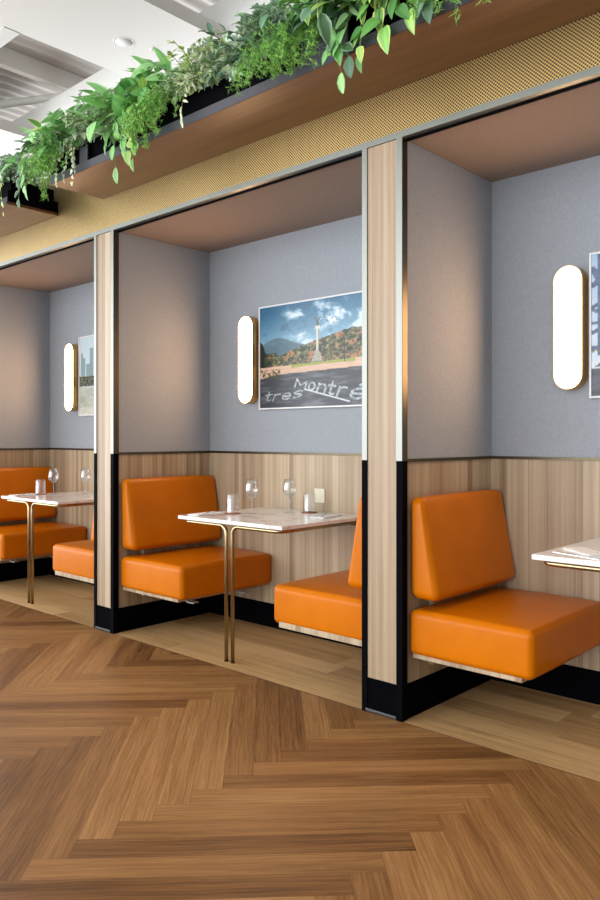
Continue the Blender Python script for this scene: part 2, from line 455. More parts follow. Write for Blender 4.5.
def plant(name, label, cat, x, y=2.44, spread=.16, height=.26, layers=(), fern=None, hang=()):
    t = thing(name, label, cat, (x, y, 2.828)); base = Vector((x, y, 2.828)); off = -base
    bm = bmesh.new(); cl = bm.loops.layers.float_color.new('Col'); sb = bmesh.new()
    for (pal, kind, nst, nl, L0, L1, wr, hmul, front) in layers:
        cs, es = PAL[pal]; cs = [lin(c) for c in cs]; es = [lin(c) for c in es]
        for i in range(nst):
            a = rnd.uniform(0, 2 * PI); p = base + Vector((rnd.uniform(-spread, spread) * .7, rnd.uniform(-.09, .09), 0))
            d = Vector((math.cos(a) * .6, math.sin(a) * .35 - front, rnd.uniform(.5, 1.3)))
            ln = height * hmul * rnd.uniform(.6, 1.15) * 1.0; pts = vine(p, d, ln, 9, .13 + front * .08)
            tube(sb, [q + off for q in pts], .0016, 4, False)
            for k in range(nl):
                f = 1 - (k / nl) * .85 * rnd.uniform(.8, 1); i0 = min(8, int(f * 9)); q = pts[i0].lerp(pts[i0 + 1], (f * 9) % 1)
                tang = (pts[i0 + 1] - pts[i0]).normalized()
                dd = (tang * .4 + Vector((rnd.uniform(-1, 1), rnd.uniform(-1.3, .5), rnd.uniform(-.5, .7)))).normalized()
                LL = rnd.uniform(L0, L1); up = Vector((rnd.uniform(-.5, .5), rnd.uniform(-1.1, -.1), 1))
                leaf(bm, cl, q + dd * LL * .25 + off, dd, up, LL, LL * wr * rnd.uniform(.85, 1.1), kind, rnd.choice(cs), rnd.choice(es), rnd.uniform(.1, .5), rnd.uniform(.1, .6))
        for i in range(int(nst * nl * 1.3)):
            a = rnd.uniform(0, 2 * PI); e_ = rnd.uniform(-.25, 1.4); rr = rnd.uniform(.6, 1) ** .6
            n_ = Vector((math.cos(a) * math.cos(e_), math.sin(a) * math.cos(e_), math.sin(e_)))
            q = base + Vector((n_.x * spread * 1.15 * rr, n_.y * .15 * rr - .05 * front, .05 + n_.z * height * hmul * .8 * rr))
            if q.z < 2.84 and q.y > 2.28: q.y = 2.285
            LL = rnd.uniform(L0, L1); dd = (n_ * .5 + Vector((rnd.uniform(-1, 1), rnd.uniform(-1, .3), rnd.uniform(-.9, .5)))).normalized()
            up = (n_ + Vector((rnd.uniform(-.4, .4), rnd.uniform(-1, 0), .5))).normalized()
            leaf(bm, cl, q + off, dd, up, LL, LL * wr * rnd.uniform(.85, 1.1), kind, rnd.choice(cs), rnd.choice(es), rnd.uniform(.1, .5), rnd.uniform(.1, .6))
    for (dx, drop, pal, kind, L0, L1, wr, nl) in hang:
        cs, es = PAL[pal]; cs = [lin(c) for c in cs]; es = [lin(c) for c in es]
        p = base + Vector((dx, -.08, .03)); yf = 2.262 + rnd.uniform(-.025, 0)
        ctrl = [p, Vector((p.x + rnd.uniform(-.02, .02), 2.35, 2.90)), Vector((p.x + rnd.uniform(-.03, .03), yf + .01, 2.86)), Vector((p.x + rnd.uniform(-.04, .04), yf - .01, 2.74)), Vector((p.x + rnd.uniform(-.05, .05), yf, 2.678 - drop))]
        pts = []
        for i in range(len(ctrl) - 1):
            for s in range(4): pts.append(ctrl[i].lerp(ctrl[i + 1], s / 4))
        pts.append(ctrl[-1]); sm = [pts[0]] + [(a + b + c) / 3 for a, b, c in zip(pts, pts[1:], pts[2:])] + [pts[-1]]
        tube(sb, [q + off for q in sm], .0017, 4, False)
        if kind == 'fern':
            for s in range(nl):
                idx = rnd.randrange(2, len(sm) - 1); q = sm[idx].lerp(sm[idx + 1], rnd.random()) + off
                br = Vector((rnd.uniform(-1, 1), rnd.uniform(-1, .1), rnd.uniform(-.6, .5))).normalized(); bl = rnd.uniform(L0, L1); c = rnd.choice(cs)
                for w in range(8):
                    b0 = q + br * bl * (w + 1) / 8.
                    nd = (br * .6 + Vector((rnd.uniform(-1, 1), rnd.uniform(-1, 1), rnd.uniform(-.8, .8)))).normalized()
                    sd = nd.cross(Vector((rnd.uniform(-1, 1), rnd.uniform(-1, 1), 1))).normalized() * .0016
                    vs = [bm.verts.new(b0 - sd), bm.verts.new(b0 + sd), bm.verts.new(b0 + nd * rnd.uniform(.012, .02))]
                    fc = bm.faces.new(vs); kk = rnd.uniform(.8, 1.2)
                    for l in fc.loops: l[cl] = (c[0] * kk, c[1] * kk, c[2] * kk, 1)
            continue
        for k in range(nl):
            f = 1 - k / nl * .7; idx = min(len(sm) - 2, int(f * (len(sm) - 1))); q = sm[idx]; LL = rnd.uniform(L0, L1)
            dd = Vector((rnd.uniform(-.7, .7), rnd.uniform(-.35, -.02), -rnd.uniform(.3, 1)))
            if k == 0: q = sm[-1]; dd = Vector((.05, -.1, -1))
            leaf(bm, cl, q + off, dd, Vector((rnd.uniform(-.3, .3), -1, .3)), LL, LL * wr, kind, rnd.choice(cs), rnd.choice(es), .25, .2)
    if fern:
        nst, ln, drop, tone = fern
        cols = [lin(c) for c in tone]
        for i in range(nst):
            p = base + Vector((rnd.uniform(-spread, spread) * .6, rnd.uniform(-.08, .05), 0)); a = rnd.uniform(0, 2 * PI)
            fr = rnd.random() < drop
            d = Vector((math.cos(a) * .55, (-1.1 if fr else math.sin(a) * .5), rnd.uniform(.8, 1.4)))
            pts = vine(p, d, ln * (rnd.uniform(1.2, 1.7) if fr else rnd.uniform(.7, 1.1)), 14, .22 if fr else .09)
            tube(sb, [q + off for q in pts], .0012, 3, False)
            for s in range(2, 14 * 3):
                f = s / 42.; i0 = min(13, int(f * 14)); q = pts[i0].lerp(pts[i0 + 1], (f * 14) % 1) + off
                br = Vector((rnd.uniform(-1, 1), rnd.uniform(-1, 1), rnd.uniform(-.6, .6))).normalized()
                bl = rnd.uniform(.018, .038) * (1.15 - .6 * f)
                c = rnd.choice(cols)
                for w in range(7):
                    b0 = q + br * bl * (w + 1) / 7.
                    nd = (br * .6 + Vector((rnd.uniform(-1, 1), rnd.uniform(-1, 1), rnd.uniform(-.8, .8)))).normalized()
                    sd = nd.cross(Vector((rnd.uniform(-1, 1), rnd.uniform(-1, 1), 1))).normalized() * .0016; nl = rnd.uniform(.012, .020)
                    vs = [bm.verts.new(b0 - sd), bm.verts.new(b0 + sd), bm.verts.new(b0 + nd * nl)]
                    fc = bm.faces.new(vs); k = rnd.uniform(.8, 1.2)
                    for l in fc.loops: l[cl] = (c[0] * k, c[1] * k, c[2] * k, 1)
    obj('foliage', bm, MAT['leaf'], t, smooth=True); obj('stems', sb, MAT['stem'], t, smooth=True)
    return t
FG = [(84, 146, 34), (104, 168, 44), (66, 124, 28), (122, 180, 62)]
iv = lambda n, nl, L0=.022, L1=.042, h=1, f=.25, pal='greyivy': (pal, 'ivy', n, nl, L0, L1, .85, h, f)
plant('ivy_plant', 'grey-green small-leaved bush at the far left end of the shorter planter', 'plant', -5.12, layers=[iv(46, 14)], hang=[(-.05, .03, 'greyivy', 'ivy', .03, .045, .8, 9), (.1, .0, 'greyivy', 'ivy', .03, .045, .8, 9)], spread=.22, height=.24)
plant('ivy_plant', 'grey-green leafy plant trailing over the black right end of the shorter planter', 'plant', -4.80, layers=[iv(48, 14)], hang=[(.12, .05, 'greyivy', 'oval', .035, .05, .6, 9), (.18, .07, 'yellowgreen', 'oval', .03, .045, .6, 8), (-.1, -.03, 'greyivy', 'ivy', .03, .05, .8, 14), (-.05, -.02, 'greyivy', 'ivy', .03, .05, .8, 14), (.15, -.01, 'greyivy', 'ivy', .03, .05, .8, 14), (.1, -.03, 'greyivy', 'ivy', .03, .05, .8, 14), (0, .02, 'greyivy', 'ivy', .03, .045, .8, 9), (.06, .0, 'greyivy', 'ivy', .03, .045, .8, 9)], spread=.2, height=.22)
plant('pothos', 'mixed green broad-leaved plant at the left end of the long planter shelf', 'plant', -4.05, layers=[('broad', 'heart', 12, 6, .06, .10, .75, 1.1, .3), ('darkbroad', 'oval', 14, 7, .05, .08, .6, .9, .4), ('pothos', 'heart', 8, 6, .05, .08, .7, 1.1, .2)], hang=[(-.24, .0, 'broad', 'heart', .06, .08, .7, 7), (-.3, .03, 'darkbroad', 'oval', .05, .07, .6, 7)], spread=.30, height=.27, y=2.42)
plant('asparagus_fern', 'feathery fern cascading beside the cream ivy, leftmost of the light green ferns', 'fern', -3.97, fern=(34, .24, .55, FG), hang=[(-0.08, 0.12, 'fern', 'fern', .02, .035, 1, 90), (-0.04, 0.05, 'fern', 'fern', .02, .035, 1, 90), (0.0, 0.02, 'fern', 'fern', .02, .035, 1, 80), (-0.12, 0.08, 'fern', 'fern', .02, .035, 1, 80)], spread=.16, height=.26)
plant('variegated_ivy', 'dense cream-edged small-leaf ivy spilling over the lip left of the big bright leaves', 'plant', -3.66, layers=[iv(80, 16, .020, .036, 1.15, .35, 'variegated')], hang=[(-.18, .02, 'variegated', 'ivy', .022, .036, .8, 16), (-.14, .06, 'cream', 'ivy', .022, .034, .8, 16), (-.22, .04, 'variegated', 'ivy', .022, .036, .8, 16), (-.09, .0, 'variegated', 'ivy', .022, .034, .8, 14)], spread=.22, height=.27)
plant('pothos', 'pothos with large bright upright leaves and yellow-tipped hanging leaves', 'plant', -3.27, layers=[('broad', 'oval', 9, 4, .11, .16, .5, 1.15, .2), ('broad', 'heart', 14, 6, .05, .085, .7, .9, .45), ('pothos', 'heart', 10, 6, .05, .085, .7, .9, .35)], hang=[(-.12, .09, 'broad', 'oval', .07, .09, .5, 5), (.02, .03, 'yellowgreen', 'heart', .06, .08, .7, 7), (.1, .08, 'pothos', 'heart', .06, .08, .75, 6), (-.02, .0, 'broad', 'heart', .06, .08, .7, 8)], spread=.19, height=.31, y=2.42)
plant('asparagus_fern', 'feathery fern cascading between the large bright leaves and the cream sprays, middle fern', 'fern', -3.03, fern=(38, .25, .6, FG), hang=[(-0.1, 0.08, 'fern', 'fern', .02, .035, 1, 90), (-0.05, 0.06, 'fern', 'fern', .02, .035, 1, 90), (0.0, 0.0, 'fern', 'fern', .02, .035, 1, 80), (-0.14, 0.03, 'fern', 'fern', .02, .035, 1, 80)], spread=.13, height=.28)
plant('cream_sprays', 'yellow-green shrub with cream star-like leaf sprays beside the middle fern', 'plant', -2.80, layers=[('yellowgreen', 'oval', 20, 9, .03, .05, .5, 1.1, .1), ('cream', 'oval', 26, 12, .028, .045, .36, .8, .55), ('variegated', 'oval', 34, 12, .026, .04, .5, 1.1, .3)], hang=[(.02, .0, 'cream', 'oval', .03, .045, .4, 14)], spread=.2, height=.26)
plant('ivy_plant', 'tall bushy grey-green ivy with bare black trough showing under it', 'plant', -2.42, layers=[iv(46, 13, .03, .052, 1.25, .25), iv(22, 10, .026, .044, 1.0, .3, 'variegated'), ('darkbroad', 'oval', 12, 8, .04, .06, .55, 1.1, .2)], spread=.24, height=.27, y=2.47)
plant('asparagus_fern', 'bright feathery fern hanging over a grey post of the tray, top centre', 'fern', -2.13, fern=(52, .27, .55, FG), hang=[(-0.1, -0.02, 'fern', 'fern', .02, .035, 1, 80), (-0.02, 0.0, 'fern', 'fern', .02, .035, 1, 80), (0.06, 0.0, 'fern', 'fern', .02, .035, 1, 80)], spread=.17, height=.3)
plant('pothos', 'pothos with broad yellow-green and grey-green leaves hanging lowest over the shelf, top centre', 'plant', -1.85, layers=[('pothos', 'heart', 15, 6, .07, .11, .62, .9, .45), ('darkbroad', 'oval', 16, 7, .06, .10, .6, .9, .5), ('broad', 'heart', 10, 6, .06, .10, .7, 1.0, .4)], hang=[(-.04, .09, 'broad', 'oval', .075, .09, .5, 5), (-.02, .03, 'darkbroad', 'oval', .07, .09, .6, 7), (.1, .04, 'pothos', 'heart', .06, .08, .55, 4), (.14, .02, 'pothos', 'heart', .06, .08, .55, 4), (.02, -.02, 'broad', 'heart', .07, .09, .65, 6)], spread=.2, height=.28, y=2.41)
plant('pothos', 'dark glossy pothos at the top edge, right of the lowest hanging leaves', 'plant', -1.54, layers=[('pothos', 'heart', 14, 6, .07, .11, .65, .9, .45), ('darkbroad', 'heart', 14, 6, .07, .10, .6, .9, .4)], hang=[(-.03, -.03, 'pothos', 'heart', .07, .1, .65, 5), (-.12, -.02, 'pothos', 'heart', .07, .1, .65, 5), (.08, -.03, 'darkbroad', 'heart', .07, .1, .65, 5)], spread=.17, height=.26, y=2.43)
plant('asparagus_fern', 'thin fern sprigs reaching down over the shelf, rightmost of the ferns', 'fern', -1.30, fern=(44, .27, .75, FG), hang=[(0.02, 0.05, 'fern', 'fern', .02, .035, 1, 34), (-0.08, 0.09, 'fern', 'fern', .02, .035, 1, 38), (-0.14, 0.03, 'fern', 'fern', .02, .035, 1, 40), (0.06, 0.02, 'fern', 'fern', .02, .035, 1, 30)], spread=.2, height=.26)
plant('pothos', 'leafy green plant at the far right end of the long planter shelf', 'plant', -.9, layers=[('pothos', 'heart', 14, 6, .07, .11, .65, .9, .3), ('broad', 'heart', 10, 6, .06, .10, .6, .9, .3)], spread=.2, height=.26)

# ------------------------------------------------------------------ benches
def make_bench(label, wd, brackets):
    """local: wall at x=0, bench faces +x, near end at y=0"""
    t = thing('booth_bench', label, 'bench', group='orange booth benches')
    LY = .7265
    def sh(co):  # front edge leans out a little towards the bottom, sagging underside
        return Vector((co.x, co.y, co.z))
    s = obj('seat', cushion(wd, LY, .19, .027, (.004, .004, .012), sh), MAT['leather'], t, True); s.location = (wd / 2 + .0065, LY / 2, .372)
    def wedge(co):
        f = (co.z + .215) / .43; th = 1 - .58 * f
        x = (co.x + .07) * th - .07
        return Vector((x, co.y * (1 - .012 * f), co.z))
    b = obj('backrest', cushion(.14, LY - .006,   .43, .036, (.006, .002, .004), wedge), MAT['leather'], t, True); b.location = (.0785, LY / 2, .728)
    obj('base_board', B(.02, wd - .04, .012, LY, .262, .290, bev=.002), MAT['laminate'], t)
    obj('wall_cleat', B(.004, .03, .16, LY, .20, .50), MAT['laminate'], t)
    if brackets:
        for y in (.10, .50):
            bm = bmesh.new(); tube(bm, [(wd - .10, y, .262), (wd - .06, y, .250), (wd - .01, y, .250), (wd - .005, y + .03, .252), (wd - .06, y + .035, .250), (wd - .10, y + .035, .262)], .006, 8)
            obj('steel_bracket', bm, MAT['steel'], t, True)
    return t
wR = {k: parts_x[k][1] for k in range(4)}; wL = {k: parts_x[k][0] for k in range(4)}
def place(t, x, flip):
    t.location = (x, 2.700 if not flip else 3.4265, 0); t.rotation_euler = (0, 0, PI if flip else 0)
b = make_bench('nearest orange leather booth bench, large at right beside the front partition', .56, False); place(b, wR[2] - .006, False)
b = make_bench('orange bench in the middle booth, left of the table, its whole backrest visible', .60, True); place(b, wR[1] - .006, False)
b2 = dup(b, (0, 0, 0), 'orange bench at the far left edge of the photo in the farthest booth'); place(b2, wR[0] - .006, False)
b = make_bench('orange bench in the middle booth right of the table, partly hidden by the partition', .60, False); place(b, wL[2] + .004, True)
b2 = dup(b, (0, 0, 0), 'orange bench in the farthest booth right of its table, mostly hidden by the partition'); place(b2, wL[1] + .004, True)

# ------------------------------------------------------------------ tables
def make_table(label):
    """local origin: front-left corner of top on floor"""
    t = thing('booth_table', label, 'table', group='marble booth tables')
    Wt, Dt = .82, YB - 2.715 - .002
    obj('tabletop', B(0, Wt, 0, Dt, .738, .758, bev=.0025), MAT['marble'], t)
    z = .7265; r = .0105; y = .022; c = Wt / 2
    for s in (-1, 1):
        xc = c + s * .0245; xe = c + s * (Wt / 2 - .035)
        pts = fillet([(xc, y, .004), (xc, y, z), (xe, y, z), (xe, Dt - .02, z)], .045)
        bm = bmesh.new(); tube(bm, pts, r, 14); obj('brass_leg_tube', bm, MAT['gold'], t, True)
        obj('foot', lathe([(0, 0), (.013, 0), (.013, .004), (0, .004)], 20), MAT['gold'], t).location = (xc, y, 0)
    obj('wall_rail', B(.06, Wt - .06, Dt - .03, Dt, .70, .737), MAT['blackmetal'], t)
    return t
TX = -3.435; TY = 2.715
tb = make_table('white marble table on twin brass legs between the two middle-booth benches'); tb.location = (TX, TY, 0)
dup(tb, (TX - PITCH, TY, 0), 'white marble table on brass legs in the farthest booth at the left')
dup(tb, (TX + PITCH, TY, 0), 'white marble table cut off by the right edge, in the nearest booth')

# ------------------------------------------------------------------ tableware
ZT = .7583
def wineglass(label):
    t = thing('wine_glass', label, 'wine glass', group='stemmed wine glasses')
    prof = [(0, 0), (.034, 0), (.034, .0015), (.012, .004), (.0045, .010), (.0036, .03), (.0036, .078), (.006, .086), (.018, .095), (.033, .110), (.040, .128), (.0395, .145), (.035, .170), (.0305, .200),
            (.0293, .200), (.0337, .170), (.038, .145), (.0385, .129), (.0318, .1125), (.017, .0985), (.004, .090), (0, .089)]
    obj('glass_body', lathe(prof, 40), MAT['glass'], t, True); return t
def tumbler(label):
    t = thing('tumbler', label, 'tumbler', group='upturned cut-glass tumblers')
    # mouth down on the coaster, heavy base up
    prof = [(.036, 0), (.0375, .002), (.0375, .010), (.0372, .014, .025), (.0355, .092, .03), (.0340, .104, .015), (.031, .112), (.024, .1145), (0, .1145),
            (0, .096), (.026, .095), (.0305, .088), (.0325, .05), (.0345, .004), (.036, 0)]
    bm = lathe([(q[0], q[1], q[2] if len(q) > 2 else 0) for q in prof], 72, nfl=18)
    obj('glass_body', bm, MAT['glass'], t, True); return t
def coaster(label):
    return tag(obj('coaster', lathe([(0, 0), (.046, 0), (.047, .001), (.047, .0035), (.046, .004), (0, .004)], 40), MAT['coaster']), label, 'coaster', 'round coasters')
def extrude_outline(pts, th):
    bm = bmesh.new(); f = bm.faces.new([bm.verts.new((x, y, 0)) for x, y in pts])
    r = bmesh.ops.extrude_face_region(bm, geom=[f]); bmesh.ops.translate(bm, vec=(0, 0, th), verts=[v for v in r['geom'] if isinstance(v, bmesh.types.BMVert)])
    bmesh.ops.recalc_face_normals(bm, faces=bm.faces); return bm
def napkin(label, loc, rz):
    t = thing('napkin', label, 'napkin', loc, 'folded white napkins', rz)
    bm = bmesh.new(); box(bm, -.045, .045, -.10, .10, 0, .0030, bev=.001); box(bm, -.043, .043, -.098, .098, .0032, .0062, bev=.001)
    obj('linen', bm, MAT['napkin'], t); return t
def fork(label, loc, rz):
    t = thing('fork', label, 'fork', loc, 'table forks', rz)
    pts = [(-.004, -.10), (.004, -.10), (.0025, -.02), (.003, .03), (.009, .045), (.011, .06), (.0115, .098), (.0095, .098), (.0085, .066), (.0055, .066), (.005, .10), (.003, .10), (.0025, .066), (-.0025, .066), (-.003, .10), (-.005, .10), (-.0055, .066), (-.0085, .066), (-.0095, .098), (-.0115, .098), (-.011, .06), (-.009, .045), (-.003, .03), (-.0025, -.02)]
    bm = extrude_outline(pts, .0016)
    for v in bm.verts: v.co.z += .006 * max(0, math.sin((v.co.y + .02) * 22)) if v.co.y > -.02 else .0
    obj('body', bm, MAT['cutlery'], t, False); return t
def knife(label, loc, rz):
    t = thing('knife', label, 'knife', loc, 'table knives', rz)
    bm = extrude_outline([(-.006, -.11), (-.004, -.113), (.004, -.113), (.006, -.11), (.0065, -.04), (.004, -.005)] + [(.0055, .0), (.009, .02), (.0105, .06), (.008, .095), (.001, .113)] + [(-.004, .105), (-.0045, 0), (-.005, -.04)], .0018)
    obj('blade_and_handle', bm, MAT['cutlery'], t, False); return t
w0 = wineglass('wine glass beside the left tumbler on the middle table'); w0.location = (-3.186, 3.055, ZT)
dup(w0, (-3.055, 3.235, ZT), 'wine glass beside the right tumbler on the middle table')
dup(w0, (-5.40, 3.055, ZT), 'wine glass right of the tumbler on the farthest table')
dup(w0, (-5.235, 3.235, ZT), 'wine glass half hidden by the partition on the farthest table')
t0 = tumbler('upturned cut-glass tumbler on the left of the middle table'); t0.location = (-3.270, 2.985, ZT + .004)
dup(t0, (-2.985, 3.33, ZT + .004), 'upturned cut-glass tumbler on the right of the middle table, near the wall socket')
dup(t0, (-5.47, 2.985, ZT + .004), 'upturned cut-glass tumbler on the farthest table')
for (x, y), lb in zip([(-3.270, 2.985), (-2.985, 3.33), (-5.47, 2.985)], ['tan round coaster under the left tumbler of the middle table', 'tan round coaster under the right tumbler of the middle table', 'tan round coaster under the tumbler of the farthest table']):
    coaster(lb).location = (x, y, ZT - .0003)
napkin('folded white napkin at the left end of the middle table', (-3.365, 2.86, ZT - .0003), .08)
fork('fork on the napkin at the left end of the middle table', (-3.35, 2.86, ZT + .0058), .5)
knife('knife lying beside the left napkin on the middle table', (-3.285, 2.845, ZT - .0003), -.25)
napkin('folded white napkin at the right end of the middle table', (-2.76, 3.22, ZT - .0003), 0.15)
fork('fork on the napkin at the right end of the middle table', (-2.775, 3.22, ZT + .0058), .5)
napkin('folded white napkin at the left end of the farthest table', (-3.365 - PITCH, 2.86, ZT - .0003), .08)
fork('fork on the napkin of the farthest table', (-3.35 - PITCH, 2.86, ZT + .0058), .5)
napkin('folded white napkin on the nearest table at the right edge', (-3.30 + PITCH, 2.90, ZT - .0003), .9)
knife('knife near the front corner of the nearest table at the right edge', (-1.17, 2.795, ZT - .0003), 1.25)

# ------------------------------------------------------------------ wall sconces
def stadium(w, h, n=18):
    r = w / 2; s = h / 2 - r
    return [(r * math.cos(a), s + r * math.sin(a)) for a in [PI * i / n for i in range(n + 1)]] + [(r * math.cos(a), -s + r * math.sin(a)) for a in [PI + PI * i / n for i in range(n + 1)]]
def ringloft(rings, caps=(True, True)):
    bm = bmesh.new(); R = []
    for (w, h, y) in rings: R.append([bm.verts.new((x, y, z)) for x, z in stadium(w, h)])
    n = len(R[0])
    for a, b in zip(R, R[1:]):
        for i in range(n): bm.faces.new((a[i], a[(i + 1) % n], b[(i + 1) % n], b[i]))
    if caps[0]: bm.faces.new(R[0])
    if caps[1]: bm.faces.new(R[-1])
    bmesh.ops.recalc_face_normals(bm, faces=bm.faces); return bm
def sconce(label):
    t = thing('wall_sconce', label, 'wall lamp', group='lit capsule wall sconces')
    obj('brass_housing', ringloft([(.129, .555, 0), (.135, .561, -.004), (.135, .561, -.068), (.127, .553, -.068), (.127, .553, -.058)], (True, True)), MAT['sconce_brass'], t)
    obj('opal_diffuser', ringloft([(.1265, .5525, -.0585), (.1265, .5525, -.0655), (.115, .541, -.0672)], (True, True)), MAT['lamp'], t)
    return t
s0 = sconce('lit capsule sconce with brass housing, left of the road and monument picture'); s0.location = (-3.5635, YB, 1.6975)
dup(s0, (-3.5635 + PITCH - .008, YB, 1.6975), 'large lit capsule sconce nearest the right edge, in the nearest booth')
dup(s0, (-3.5635 - PITCH, YB, 1.6975), 'small lit capsule sconce in the farthest booth, at the left')

# ------------------------------------------------------------------ pictures
def segd(px, py, a, b):
    ax, ay = a; bx, by = b; dx, dy = bx - ax, by - ay; l = dx * dx + dy * dy
    t = 0 if l == 0 else max(0, min(1, ((px - ax) * dx + (py - ay) * dy) / l))
    return math.hypot(px - ax - t * dx, py - ay - t * dy)
from mathutils import noise as mn
def nz(x, y, s=0, o=4): return .5 + .5 * mn.fractal(Vector((x, y, s)), .8, 2, o)
def arc(cx, cy, rx, ry, a0, a1, n=9): return [(cx + rx * math.cos(math.radians(a0 + (a1 - a0) * i / n)), cy + ry * math.sin(math.radians(a0 + (a1 - a0) * i / n))) for i in range(n + 1)]
GL = {'M': [[(0, 0), (0, 1), (.5, .35), (1, 1), (1, 0)]], 'o': [arc(.5, .35, .5, .35, 0, 360, 14)], 'n': [[(0, 0), (0, .7)], arc(.5, .35, .5, .35, 180, 0) + [(1, 0)]],
      't': [[(.5, 1), (.5, .1), (.8, 0), (1, .05)], [(.1, .7), (1, .7)]], 'r': [[(.1, 0), (.1, .7)], arc(.6, .35, .5, .35, 180, 60)],
      'e': [arc(.5, .35, .5, .35, 0, 320, 14), [(0, .35), (1, .35)]], '\u00b4': [[(.3, .9), (.75, 1.15)]], 's': [arc(.5, .53, .4, .17, 20, 250, 8) + arc(.5, .17, .4, .17, 90, -160, 8)], 'a': [arc(.45, .35, .45, .35, 0, 360, 14), [(.95, .7), (.95, 0)]], 'l': [[(.5, 1.1), (.5, 0)]]}
strokes = []
def put(ch, u0, u1, v0, h, sl, shear=.6):
    for pl in GL[ch]:
        q = [(u0 + (u1 - u0) * x + shear * y * h * .5, v0 + sl * x * (u1 - u0) + h * y) for x, y in pl]
        strokes.extend(zip(q, q[1:]))
put('M', .335, .425, .195, .075, -.35); put('o', .455, .505, .165, .095, -.3); put('n', .535, .60, .14, .105, -.25)
put('t', .61, .675, .115, .11, -.2); put('r', .70, .78, .09, .12, -.2); put('e', .81, .92, .062, .125, -.1); put('\u00b4', .84, .93, .062, .125, 0); put('a', .945, .999, .05, .12, 0)
put('t', .03, .10, .065, .085, .1); put('r', .12, .19, .068, .085, .1); put('e', .21, .285, .075, .085, .1); put('s', .31, .40, .085, .085, .2)
strokes2 = [((.43, .165), (.81, .035))]
def lerp3(a, b, t): t = max(0, min(1, t)); return tuple(a[i] + (b[i] - a[i]) * t for i in range(3))
def pic_monument(u, v):
    hz = .40 + .03 * u
    hill = .50 + .19 * max(0, min(1, (u - .22) / .6)) ** .8 + .022 * nz(u * 22, 1) if u > .16 else .53 + .02 * nz(u * 30, 2)
    if u < .06: hill = max(hill, .66 - (u / .06) ** 2 * .16)
    far = .585 + .10 * math.exp(-((u - .17) / .17) ** 2)
    if v > hz:
        c = lerp3((160, 196, 214), (48, 98, 130), (v - .5) / .5 + .25 * (1 - u) - .1)
        cl = nz(u * 5, v * 7, 3, 6)
        if u > .18: c = lerp3(c, (196, 214, 226), (cl - .50) * 5 * min(1, (u - .18) * 5) * (1 if v < .93 else .5))
        c = lerp3(c, (66, 96, 120), (.36 - cl) * 3)
        c = lerp3(c, (235, 240, 244), 2.2 * math.exp(-(((u - .66) / .07) ** 2 + ((v - .80) / .07) ** 2)) * nz(u * 30, v * 30, 1) - .35)
        if v < far: c = lerp3((92, 118, 132), (70, 100, 112), nz(u * 10, v * 10))
        if v < hill:
            n = nz(u * 26, v * 30, 5, 6); c = lerp3((40, 48, 34), (146, 142, 96), (n - .3) * 2.0)
            a = nz(u * 9, v * 12, 9, 3); c = lerp3(c, (168, 118, 80), (a - .52) * 4)
            c = lerp3(c, (24, 32, 20), (nz(u * 40, v * 40, 8) - .6) * 6)
            c = lerp3(c, (20, 30, 20), (.14 - u) * 9)
        if .49 < v + (.0) < .505 + .0 and u > .05 and u < .45: c = lerp3(c, (190, 190, 110), nz(u * 60, 4) - .3)
    else:
        g0 = .33 + .03 * u - .03 * math.exp(-(u / .1) ** 2)
        c = (205, 172, 150) if v > g0 - .01 else (52, 56, 62)
        c = lerp3(c, (176, 150, 120), nz(u * 14, v * 60, 2) - .3) if v > g0 - .01 else lerp3(c, (94, 98, 104), (nz(u * 5, v * 26, 6, 5) - .45) * 2.4)
        if abs(v - (hz - .012)) < .016 + .004 * math.sin(u * 9) and .3 < u < .86: c = lerp3((126, 142, 62), (160, 160, 80), nz(u * 30, v * 30))
        if u < .2 and .30 < v < .38: c = lerp3(c, (70, 66, 40), (nz(u * 40, v * 40, 2) - .42) * 5)
    # monument
    if .44 < v < .74 and abs(u - .54) < .0125 + (.0 if v > .5 else .010): c = (206, 200, 186) if u < .545 else (150, 146, 138)
    if .42 < v < .53 and abs(u - .535) < .045 * (1 - (v - .42) / .13) + .008: c = lerp3((192, 188, 176), (120, 116, 106), nz(u * 80, v * 80))
    if .73 < v < .755 and abs(u - .54) < .018: c = (210, 204, 190)
    if .755 <= v < .80 and abs(u - .54) < .012: c = (84, 104, 100)
    for s in (-1, 1):
        if segd(u, v, (.54, .79), (.54 + s * .024, .835)) < .007: c = (84, 104, 100)
    if .40 < v < .62 and abs(u - .771) < .005: c = (40, 46, 44)
    if v < .33:
        for a, b in strokes:
            if segd(u, v, a, b) < .0058 + .0045 * u: c = lerp3((176, 184, 190), (96, 102, 108), (nz(u * 40, v * 40) - .3) * 1.6); break
        for a, b in strokes2:
            if segd(u, v, a, b) < .006: c = (196, 204, 210)
    return c
def pic_city(u, v):
    c = lerp3((214, 224, 226), (182, 200, 208), v)
    for (x0, x1, top, k) in [(.02, .055, .80, 0), (.055, .10, .74, 8), (.11, .17, .66, 3), (.17, .23, .86, -6), (.25, .31, .70, 5), (.33, .42, .78, -4), (.44, .5, .92, 0), (.53, .6, .70, 4), (.62, .72, .83, -5), (.75, .84, .68, 5), (.86, .95, .77, 0)]:
        if x0 < u < x1 and .44 < v < top: c = lerp3((142 + k, 168 + k, 172 + k), (116, 142, 148), nz(u * 60, v * 50))
    if .36 < v < .5: c = lerp3((52, 60, 56), (132, 138, 118), (nz(u * 34, v * 60, 3, 5) - .35) * 2.4)
    if v < .36: c = lerp3((196, 200, 194), (150, 154, 138), nz(u * 8, v * 22, 4, 4))
    if v < .10: c = lerp3(c, (216, 214, 200), .5)
    return c
